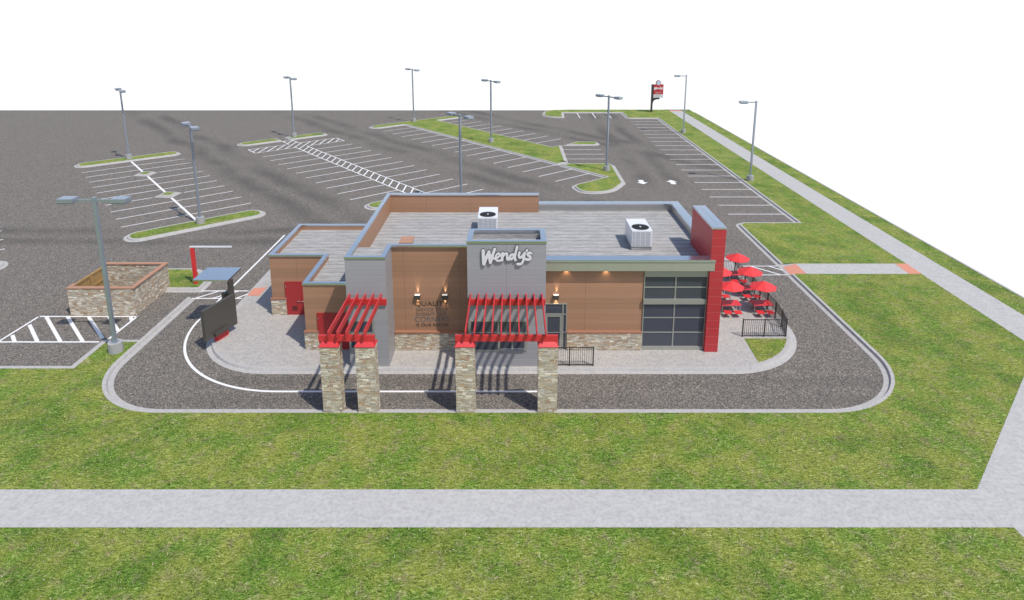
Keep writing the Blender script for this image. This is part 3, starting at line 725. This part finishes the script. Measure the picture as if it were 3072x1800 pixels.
# script logo: strokes turned into one flat outline
ST = [([(395, 522), (397, 640), (404, 742)], 27, 30), ([(404, 742), (445, 640), (492, 542)], 29, 25), ([(492, 542), (505, 640), (516, 715)], 27, 28), ([(516, 715), (552, 600), (590, 494)], 27, 24),
      ([(562, 652), (600, 652), (655, 630), (683, 590), (662, 560), (625, 580), (600, 630), (612, 676), (650, 695), (700, 680)], 17, 17),
      ([(724, 565), (716, 620), (716, 676)], 23, 24), ([(722, 630), (752, 580), (790, 562), (806, 585), (798, 640), (806, 668), (838, 664)], 20, 20),
      ([(928, 588), (880, 582), (848, 615), (842, 655), (868, 666), (905, 640), (930, 596)], 20, 20), ([(972, 452), (950, 540), (930, 630), (944, 676)], 21, 22),
      ([(1012, 552), (1000, 600), (1012, 640), (1050, 628), (1090, 570)], 22, 20), ([(1100, 560), (1088, 640), (1070, 712), (1030, 752), (978, 745)], 22, 20),
      ([(1142, 510), (1130, 530)], 20, 15), ([(1212, 562), (1178, 552), (1146, 574), (1162, 604), (1202, 622), (1200, 656), (1165, 674), (1122, 662)], 20, 22)]
def smooth(pts, it=2):
    for _ in range(it):
        o = [pts[0]]
        for a, b2 in zip(pts, pts[1:]): o += [(a[0] * .75 + b2[0] * .25, a[1] * .75 + b2[1] * .25), (a[0] * .25 + b2[0] * .75, a[1] * .25 + b2[1] * .75)]
        pts = o + [pts[-1]]
    return pts
def script_logo(grow, step):
    xs = np.arange(320, 1290, step); ys = np.arange(390, 830, step); gx, gy = np.meshgrid(xs, ys); d = np.full(gx.shape, 1e9)
    for pts, r0, r1 in ST:
        p = smooth(pts) if len(pts) > 2 else pts; n = len(p) - 1
        for i in range(n):
            (ax, ay), (bx, by) = p[i], p[i + 1]; vx, vy = bx - ax, by - ay; L = vx * vx + vy * vy + 1e-9
            t = np.clip(((gx - ax) * vx + (gy - ay) * vy) / L, 0, 1); rr = r0 + (r1 - r0) * (i + t) / n
            d = np.minimum(d, np.hypot(gx - ax - t * vx, gy - ay - t * vy) - rr - grow)
    return xs, ys, d
def logo_mesh(grow, step, fx, fz, yf, yb):
    xs, ys, d = script_logo(grow, step); mb = MB(); ny, nx = d.shape; cache = {}
    def vid(key, x, y, side):
        k2 = (key, side)
        if k2 not in cache: cache[k2] = len(mb.v); mb.v.append((fx(x), yf if side == 0 else yb, fz(y)))
        return cache[k2]
    for j in range(ny - 1):
        for i in range(nx - 1):
            c = [(i, j), (i + 1, j), (i + 1, j + 1), (i, j + 1)]; dv = [d[q[1], q[0]] for q in c]
            if min(dv) >= 0: continue
            ring_ = []
            for k in range(4):
                p, q = c[k], c[(k + 1) % 4]; a, b2 = dv[k], dv[(k + 1) % 4]
                if a < 0: ring_.append((('v', p), xs[p[0]], ys[p[1]], 0))
                if (a < 0) != (b2 < 0):
                    t = a / (a - b2); ring_.append((('e', min(p, q), max(p, q)), xs[p[0]] + t * (xs[q[0]] - xs[p[0]]), ys[p[1]] + t * (ys[q[1]] - ys[p[1]]), 1))
            ids = [vid(r_[0], r_[1], r_[2], 0) for r_ in ring_]
            if len(ids) > 2: mb.f.append(ids); mb.mi.append(0)
            m = len(ring_)
            for k in range(m):
                if ring_[k][3] and ring_[(k + 1) % m][3]:
                    a, b2 = ring_[k], ring_[(k + 1) % m]; mb.f.append([vid(a[0], a[1], a[2], 0), vid(b2[0], b2[1], b2[2], 0), vid(b2[0], b2[1], b2[2], 1), vid(a[0], a[1], a[2], 1)]); mb.mi.append(0)
    return mb
fx = lambda x: -1.52 + (x - 365) * .00292; fz = lambda y: 6.85 - (y - 428) * .00311
lg = logo_mesh(0, 5, fx, fz, 29.99, 30.06).build('sign_lettering', M['letter'], B)
logo_mesh(7, 6, fx, fz, 30.02, 30.098).build('lettering_return', M['outline'], lg)

# ------------------------------------------------------------------ pergolas
def pergola(name_x, cols, beam, rearb, rafts, label):
    cx = (beam[0] + beam[1]) / 2
    t = thing('pergola', (cx, 28, .15), label, 'pergola', 'red pergolas over the drive-through lane')
    for x0, x1 in cols:
        c_ = part('column', MB().box(x0 + .01, x1 - .01, 26.19, 26.80, .0, 3.45), M['stone'], t)
        mb = MB(); a, b2, c2, d2 = x0 - .015, x1 + .015, 26.165, 26.825; i = .20; zt = 3.63
        mb.add([(a, c2, 3.47), (b2, c2, 3.47), (b2, d2, 3.47), (a, d2, 3.47), (a + .13, 26.38, zt), (b2 - .13, 26.38, zt), (b2 - .13, d2 - i, zt), (a + .13, d2 - i, zt), (a, c2, 3.45), (b2, c2, 3.45), (b2, d2, 3.45), (a, d2, 3.45)],
               [(0, 1, 5, 4), (1, 2, 6, 5), (2, 3, 7, 6), (3, 0, 4, 7), (4, 5, 6, 7), (8, 9, 1, 0), (9, 10, 2, 1), (10, 11, 3, 2), (11, 8, 0, 3), (11, 10, 9, 8)])
        mb.build('column_cap', M['red'], c_)
    part('beam', MB().box(beam[0], beam[1], 26.37, 26.48, 3.635, 3.93), M['red'], t, bevel=.004)
    part('beam', MB().box(rearb[0], rearb[1], 29.985, 30.098, 3.64, 3.945), M['red'], t, bevel=.004)
    for x in rafts: part('rafter', MB().box(x - .028, x + .028, 26.13, 30.095, 3.95, 4.25), M['red'], t, bevel=.003)
pergola(0, ((-8.69, -7.81), (-7.08, -6.18)), (-8.75, -6.2), (-8.38, -6.37), [-8.22 + .4 * i for i in range(5)], 'narrow red pergola on two stone columns with five rafters at the left window')
pergola(1, ((-2.57, -1.68), (1.18, 2.08)), (-2.57, 2.08), (-2.23, 1.69), [-2.09 + .401 * i for i in range(10)], 'wide red pergola with ten rafters below the white script lettering')

# ------------------------------------------------------------------ roof things
def unit(x0, x1, y0, y1, label):
    t = thing('rooftop_unit', ((x0 + x1) / 2, (y0 + y1) / 2, 4.93), label, 'air conditioner', 'rooftop air conditioning units')
    cx = (x0 + x1) / 2
    part('roof_curb', MB().box(x0 + .01, x1 - .01, y0, y1, 4.90, 5.10), M['roof'], t)
    ca = part('casing', MB().box(x0, x1, y0 - .01, y1 + .01, 5.13, 6.11), M['white'], t, bevel=.012)
    for z0, z1 in ((5.18, 5.58), (5.62, 6.04)):
        part('louvre_panel', MB().box(x0 + .05, x1 - .08, y0 - .022, y0 - .011, z0, z1), M['louv'], ca)
    part('base_rail', MB().box(x0 + .01, x1 - .01, y0 - .005, y1, 5.10, 5.13), M['dark'], t)
    fy = y0 + .59; fr = .49
    fan = part('fan_guard', MB().cyl(cx, fy, 6.111, 6.122, fr, n=48), M['fan'], t)
    bl_ = MB()
    for k in range(36):
        a = 2 * math.pi * k / 36; bl_.bar((cx + .12 * math.cos(a), fy + .12 * math.sin(a), 6.132), (cx + fr * math.cos(a), fy + fr * math.sin(a), 6.132), .010)
    for rr in (.17, .29, .41, .485):
        n = 40
        for k in range(n):
            a, b2 = 2 * math.pi * k / n, 2 * math.pi * (k + 1) / n; bl_.bar((cx + rr * math.cos(a), fy + rr * math.sin(a), 6.138), (cx + rr * math.cos(b2), fy + rr * math.sin(b2), 6.138), .008)
    bl_.build('guard_wires', M['black'], fan)
    part('fan_hub', MB().cyl(cx, fy, 6.13, 6.15, .055, n=20), M['white'], t)
unit(6.77, 7.93, 34.25, 36.34, 'white rooftop cooling unit standing free towards the red end wall')
unit(-2.06, -.88, 36.56, 38.66, 'white rooftop cooling unit behind the grey sign tower near the rear parapet')
t = thing('roof_vent', (-5.95, 34.1, 4.93), 'small roof vent box with a flat terracotta lid behind the front parapet', 'roof vent')
part('vent_curb', MB().box(-6.22, -5.62, 33.75, 34.5, 4.9, 5.55), M['liner'], t)
part('lid', MB().box(-6.29, -5.56, 33.52, 34.58, 5.56, 5.66), M['cap'], t, bevel=.01)

# ------------------------------------------------------------------ railings and patio
def fence(pts, label, name, closed_h=1.2, sub=None):
    t = thing(name, ((pts[0][0] + pts[-1][0]) / 2, (pts[0][1] + pts[-1][1]) / 2, .15), label, 'railing')
    for x, y in pts: part('post', MB().box(x - .03, x + .03, y - .03, y + .03, .14, 1.24), M['black'], t)
    for p, q in zip(pts, pts[1:]):
        mb = MB(); P, Q = Vector(p), Vector(q); L = (Q - P).length; n = max(2, round(L / .108)); d = (Q - P) / L
        a, b2 = P + d * .03, Q - d * .03
        for z in (.22, 1.19): mb.bar((*a, z), (*b2, z), .035)
        for k in range(1, n):
            c_ = P + d * L * k / n; mb.bar((*c_, .22), (*c_, 1.19), .018)
        part('railing_panel', mb, M['black'], t)
fence([(13.07, 33.2), (14.3, 33.2), (15.53, 33.2), (15.74, 34.3), (15.82, 35.4), (15.80, 36.6), (15.79, 37.8), (15.80, 39.1), (15.77, 40.4), (15.52, 41.75), (14.4, 41.9), (13.2, 41.95)], 'long black railing wrapping round the patio with the red umbrellas', 'patio_fence')
fence([(1.76, 30.16), (2.99, 30.16), (4.22, 30.16)], 'short black railing by the glass entrance door beside a stone column', 'door_railing')

def table(x, y, label):
    t = thing('picnic_table', (x, y, .15), label, 'picnic table', 'red picnic tables on the patio')
    part('tabletop', MB().box(x - .61, x + .61, y - .38, y + .38, .72, .75), M['redpl'], t, bevel=.008)
    part('table_frame', MB().box(x - .59, x + .59, y - .36, y + .36, .69, .718), M['steel'], t)
    for sx in (-1, 1):
        for sy in (-1, 1):
            part('leg', MB().box(x + sx * .54 - .022, x + sx * .54 + .022, y + sy * .30 - .022, y + sy * .30 + .022, .15, .69), M['steel'], t)
            s_ = part('seat', MB().box(x + sx * .30 - .225, x + sx * .30 + .225, y + sy * .66 - .235, y + sy * .66 + .235, .425, .45), M['redpl'], t, bevel=.006)
            part('seat_post', MB().box(x + sx * .30 - .022, x + sx * .30 + .022, y + sy * .66 - .022, y + sy * .66 + .022, .15, .424), M['steel'], s_)
    part('brace', MB().bar((x, y - .66, .2), (x, y + .66, .2), .035).bar((x - .52, y, .2), (x + .52, y, .2), .035), M['steel'], t)
def umbrella(x, y, label):
    t = thing('patio_umbrella', (x, y, .15), label, 'umbrella', 'red patio umbrellas')
    part('pole', MB().cyl(x, y, .76, 2.14, .028, n=12), M['steel'], t)
    n = 8; mb = MB(); rr = .80; a0 = R(-8)
    rim = [(x + rr * math.cos(a0 + 2 * math.pi * k / n), y + rr * math.sin(a0 + 2 * math.pi * k / n), 1.80) for k in range(n)]
    mb.v = rim + [(x, y, 2.17)] + [(p[0], p[1], p[2] - .015) for p in rim] + [(x, y, 2.155)]
    for k in range(n):
        j = (k + 1) % n
        mb.f += [[k, j, n], [n + 1 + j, n + 1 + k, 2 * n + 1], [j, k, n + 1 + k, n + 1 + j]]; mb.mi += [0] * 3
    c_ = part('canopy', mb, M['redfab'], t)
    part('finial', MB().cyl(x, y, 2.14, 2.19, .02, .008, n=10), M['steel'], t)
for x, y, a in ((13.34, 36.27, 'front row nearest the red wall'), (15.31, 36.27, 'front row beside the curving railing'), (13.34, 38.5, 'middle row, partly behind the red wall'), (15.31, 38.5, 'middle row beside the railing'), (15.31, 40.8, 'rear row, farthest from the road')):
    table(x, y, 'red steel picnic table with four seats, ' + a)
    umbrella(x, y, 'red octagonal umbrella over the table in the ' + a)

# ------------------------------------------------------------------ bin store
t = thing('bin_store', (-25, 38, 0), 'roofless stone bin enclosure with terracotta capping and timber gates', 'bin enclosure')
wl = MB().box(-27.0, -23.0, 36.05, 36.27, 0, 1.74).box(-23.22, -23.0, 36.27, 39.85, 0, 1.74).box(-27.0, -23.0, 39.85, 40.07, 0, 1.74).box(-27.0, -26.8, 36.27, 36.62, 0, 1.74)
part('wall', wl, M['stone'], t)
cp = MB().box(-27.04, -22.92, 36.02, 36.30, 1.75, 1.82).box(-23.20, -22.92, 36.30, 39.80, 1.75, 1.82).box(-27.04, -22.92, 39.80, 40.10, 1.75, 1.82).box(-27.04, -26.78, 36.30, 36.68, 1.75, 1.82)
part('capping', cp, M['cap'], t, bevel=.008)
for y0, y1 in ((36.66, 38.2), (38.22, 39.83)):
    gt = part('gate', MB().box(-27.02, -26.97, y0, y1, .08, 1.76), M['timber'], t)
    fr = MB().box(-26.968, -26.92, y0, y0 + .12, .08, 1.76).box(-26.968, -26.92, y1 - .12, y1, .08, 1.76)
    for z in (.12, .85, 1.62): fr.box(-26.968, -26.925, y0 + .12, y1 - .12, z, z + .13)
    part('gate_frame', fr, M['timber'], gt)

# ------------------------------------------------------------------ drive-through furniture
t = thing('clearance_bar', (-21.42, 40.4, .15), 'red post with a white height limit bar on the small grass island', 'height bar')
part('post', MB().box(-21.53, -21.31, 40.32, 40.52, .14, 2.70), M['redpl'], t)
part('bar', MB().box(-21.58, -18.76, 40.36, 40.46, 2.73, 2.83), M['white'], t, bevel=.01)
part('bracket', MB().box(-21.47, -21.37, 40.37, 40.45, 2.70, 2.73), M['steel'], t)

ux = (.342, .940)
t = thing('menu_board', (-16.3, 33.0, .15), 'dark grey blank menu board on a red plinth facing the lane', 'menu board', rz=0)
cb = (-16.35, 32.95); nx = (ux[1], -ux[0])
part('board', MB().obox((-16.36, 32.93), ux, 2.34, .20, .58, 2.38), M['panelgrey'], t, bevel=.012)
part('plinth', MB().obox((-16.42, 33.08), ux, .86, .22, .12, .577), M['red'], t, bevel=.01)
part('speaker_ledge', MB().obox((-16.36 + nx[0] * .16, 32.80 + nx[1] * .16), ux, 1.05, .12, .62, .86, taper=.03), M['dark'], t, bevel=.01)
t = thing('order_canopy', (-16.3, 34.9, .15), 'flat metal order canopy on one dark post above the menu board', 'order canopy')
part('roof_plate', MB().box(-18.40, -16.34, 34.34, 36.18, 2.985, 3.09), M['metal'], t, bevel=.012)
part('post', MB().obox((-16.36, 34.62), ux, .34, .14, .14, 2.984), M['dark'], t, bevel=.008)
sp = part('speaker_box', MB().obox((-17.0, 35.42), ux, .62, .26, .14, 1.88), M['dark'], t, bevel=.01)

# ------------------------------------------------------------------ lamp posts
def lamp_double():
    o = thing('lamp_post', (0, 0, .15), '-', 'lamp post', 'twin headed car park lamp posts')
    part('pedestal', MB().cyl(0, 0, -.02, .55, .37, .36, n=36), M['ped'], o)
    part('pole', MB().box(-.09, .09, -.09, .09, .55, 8.70), M['galv'], o, bevel=.006)
    part('base_plate', MB().box(-.16, .16, -.16, .16, .552, .575), M['galv'], o)
    part('arm', MB().box(-.97, -.091, -.04, .04, 8.47, 8.60).box(.091, .97, -.04, .04, 8.47, 8.60), M['galv'], o)
    for s_ in (-1, 1):
        c_ = (s_ * 1.37, 0)
        h = part('lamp_head', MB().obox(c_, (1, 0), .80, .62, 8.46, 8.68).obox(c_, (1, 0), .80, .62, 8.40, 8.459, taper=.05), M['galv'], o, bevel=.012)
        part('lens', MB().obox(c_, (1, 0), .6, .44, 8.388, 8.399), M['lens'], h)
    return o
def lamp_single():
    o = thing('lamp_post', (0, 0, .15), '-', 'lamp post', 'single headed car park lamp posts')
    part('pedestal', MB().cyl(0, 0, -.02, .55, .37, .36, n=36), M['ped'], o)
    part('pole', MB().box(-.09, .09, -.09, .09, .55, 8.70), M['galv'], o, bevel=.006)
    part('base_plate', MB().box(-.16, .16, -.16, .16, .552, .575), M['galv'], o)
    part('arm', MB().box(-.97, -.091, -.04, .04, 8.47, 8.60), M['galv'], o)
    c_ = (-1.37, 0)
    h = part('lamp_head', MB().obox(c_, (1, 0), .80, .62, 8.46, 8.68).obox(c_, (1, 0), .80, .62, 8.40, 8.459, taper=.05), M['galv'], o, bevel=.012)
    part('lens', MB().obox(c_, (1, 0), .6, .44, 8.388, 8.399), M['lens'], h)
    return o
def set_parts():
    bpy.context.view_layer.update()
ld = lamp_double(); ls = lamp_single()
va = R(130)   # arms run along the planting strip direction
spots2 = [(-21.52, 31.62, 0., 'largest twin headed lamp post, standing on the front lawn corner by the bin enclosure'),
          (*UV(13.3, 89.95), va, 'twin headed lamp post farthest left, on the long island at the back of the lot'),
          (*UV(13.3, 58.0), va, 'twin headed lamp post on the long island with the two diamond planters behind it'),
          (*UV(34.5, 90.5), va, 'twin headed lamp post at the far end of the striped walkway'),
          (*UV(54.75, 90.55), va, 'twin headed lamp post at the rear end of the wide grass strip'),
          (*UV(54.1, 69.0), va, 'twin headed lamp post in the middle of the wide grass strip'),
          (*UV(54.35, 47.8), va, 'twin headed lamp post on the rounded grass island right of the wide strip'),
          (*UV(33.85, 47.85), va, 'twin headed lamp post rising from behind the roof of the restaurant')]
spots1 = [(25.77, 94.6, 0., 'far single headed lamp post on the right lawn close to the road sign'), (25.85, 67.15, 0., 'near single headed lamp post on the right lawn by the parking bays')]
for proto, sp_ in ((ld, spots2), (ls, spots1)):
    for i, (x, y, a, lab) in enumerate(sp_[::-1]):
        o = proto if i == len(sp_) - 1 else copy_tree(proto)
        o.location = (x, y, .15 - .0); o.rotation_euler = (0, 0, a); o['label'] = lab
# lamp parts were modelled about the origin of an Empty at z=.15: undo the stored inverse
for o in bpy.data.objects:
    if o.type == 'MESH' and o.parent is not None:
        rt = o.parent
        while rt.parent is not None: rt = rt.parent
        if rt.name.startswith('lamp_post'): o.matrix_parent_inverse.identity()

# ------------------------------------------------------------------ road sign
t = thing('road_sign', (25.2, 114.5, .15), 'tall black pylon sign with red and white panels at the far lawn edge', 'sign')
pl = [(25.05, .13), (25.33, .13), (25.36, 1.75), (25.45, 2.1), (25.68, 2.34), (26.0, 2.46), (26.55, 2.47), (26.55, 2.74), (25.38, 2.74), (25.38, 5.16), (25.05, 5.16)]
mb = MB(); n = len(pl); mb.v = [(x, 114.35, z) for x, z in pl] + [(x, 114.75, z) for x, z in pl]; mb.f = [list(range(n)), list(range(2 * n - 1, n - 1, -1))] + [[i, n + i, n + (i + 1) % n, (i + 1) % n] for i in range(n)]; mb.mi = [0] * len(mb.f)
part('pylon', mb, M['black'], t)
cab = part('sign_cabinet', MB().box(25.39, 27.16, 114.38, 114.72, 2.75, 5.15), M['black'], t)
part('red_panel', MB().box(25.42, 27.13, 114.36, 114.379, 4.01, 5.13).box(25.42, 27.13, 114.36, 114.379, 3.39, 3.97), M['signred'], cab)
part('reader_panel', MB().box(25.42, 27.13, 114.36, 114.379, 2.77, 3.37), M['white'], cab)
fx2 = lambda x: 25.47 + (x - 365) / 870 * 1.62; fz2 = lambda y: 4.86 - (y - 428) / 347 * .74
logo_mesh(0, 12, fx2, fz2, 114.34, 114.358).build('sign_lettering', M['letter'], cab)
for s, x0, x1, z0, z1 in (('QUALITY', 25.72, 26.86, 3.62, 3.84), ('IS OUR RECIPE', 25.78, 26.81, 3.44, 3.54)):
    ob = text_mesh(s, x0, x1, z0, z1, 114.358, M['letter'], 'sign_lettering', t, .01)
mk = MB()
for z, runs in ((3.20, ((25.5, 25.78), (25.85, 26.22), (26.32, 26.68))), (3.02, ((25.46, 25.56), (25.64, 25.94), (26.02, 26.44), (26.54, 26.62), (26.68, 26.92))), (2.84, ((25.82, 26.08), (26.2, 26.5)))):
    for a, b2 in runs:
        x = a
        while x < b2 - .03: mk.box(x, x + .045, 114.352, 114.359, z, z + .075); x += .065
part('reader_marks', mk, M['ink2'], cab)
dk = MB(); n = 36
for yy0, yy1, rr, nm, mt in ((114.40, 114.70, .47, 'emblem_rim', 'black'), (114.37, 114.398, .44, 'emblem_ring', 'signred'), (114.35, 114.369, .40, 'emblem_disc', 'disc')):
    m2 = MB(); m2.v = [(26.27 + rr * math.cos(2 * math.pi * k / n), yy, 5.42 + rr * math.sin(2 * math.pi * k / n)) for yy in (yy0, yy1) for k in range(n)]
    m2.f = [list(range(n)), list(range(2 * n - 1, n - 1, -1))] + [[i, n + i, n + (i + 1) % n, (i + 1) % n] for i in range(n)]; m2.mi = [0] * len(m2.f)
    part(nm, m2, M[mt], t)

# empties used as parts of the building have neither label nor category
# ------------------------------------------------------------------ camera, world, light
H = 18.3
cam = bpy.data.cameras.new('camera'); co = bpy.data.objects.new('camera', cam); col.objects.link(co); scene.camera = co
co.location = (0, 0, H); co.rotation_euler = (R(90 - 12.3645), 0, 0)
cam.sensor_width = 36; cam.sensor_fit = 'HORIZONTAL'; cam.lens = 22.4818; cam.shift_y = -.146956; cam.clip_start = .5; cam.clip_end = 2000

sd = Vector((.445, -.42, 1.)).normalized(); elev = math.asin(sd.z); az = math.atan2(sd.x, sd.y)
sun = bpy.data.lights.new('sun', 'SUN'); sun.energy = 3.3; sun.angle = R(.9); sun.color = (1., .95, .865)
so = bpy.data.objects.new('sun', sun); col.objects.link(so); so.rotation_euler = sd.to_track_quat('Z', 'Y').to_euler(); so.location = (20, -20, 60)
w = bpy.data.worlds.new('World'); scene.world = w; w.use_nodes = True; nt = w.node_tree; nt.nodes.clear()
out = nt.nodes.new('ShaderNodeOutputWorld'); bg = nt.nodes.new('ShaderNodeBackground'); bg2 = nt.nodes.new('ShaderNodeBackground'); mx = nt.nodes.new('ShaderNodeMixShader')
sk = nt.nodes.new('ShaderNodeTexSky'); sk.sky_type = 'NISHITA'; sk.sun_disc = False; sk.sun_elevation = elev; sk.sun_rotation = az; sk.air_density = 1.; sk.dust_density = .6; sk.ozone_density = 1.2
nt.links.new(sk.outputs[0], bg.inputs[0]); bg.inputs[1].default_value = .15
bg2.inputs[0].default_value = (1, 1, 1, 1); bg2.inputs[1].default_value = .86
tc = nt.nodes.new('ShaderNodeTexCoord'); sx = nt.nodes.new('ShaderNodeSeparateXYZ'); nt.links.new(tc.outputs['Generated'], sx.inputs[0])
mr = nt.nodes.new('ShaderNodeMapRange'); mr.interpolation_type = 'SMOOTHSTEP'; mr.inputs[1].default_value = .02; mr.inputs[2].default_value = .46
nt.links.new(sx.outputs[2], mr.inputs[0]); nt.links.new(mr.outputs[0], mx.inputs[0]); nt.links.new(bg2.outputs[0], mx.inputs[1]); nt.links.new(bg.outputs[0], mx.inputs[2]); nt.links.new(mx.outputs[0], out.inputs[0])
scene.view_settings.view_transform = 'Standard'; scene.view_settings.look = 'None'; scene.view_settings.gamma = 1; scene.view_settings.exposure = .35
scene.render.engine = 'CYCLES'
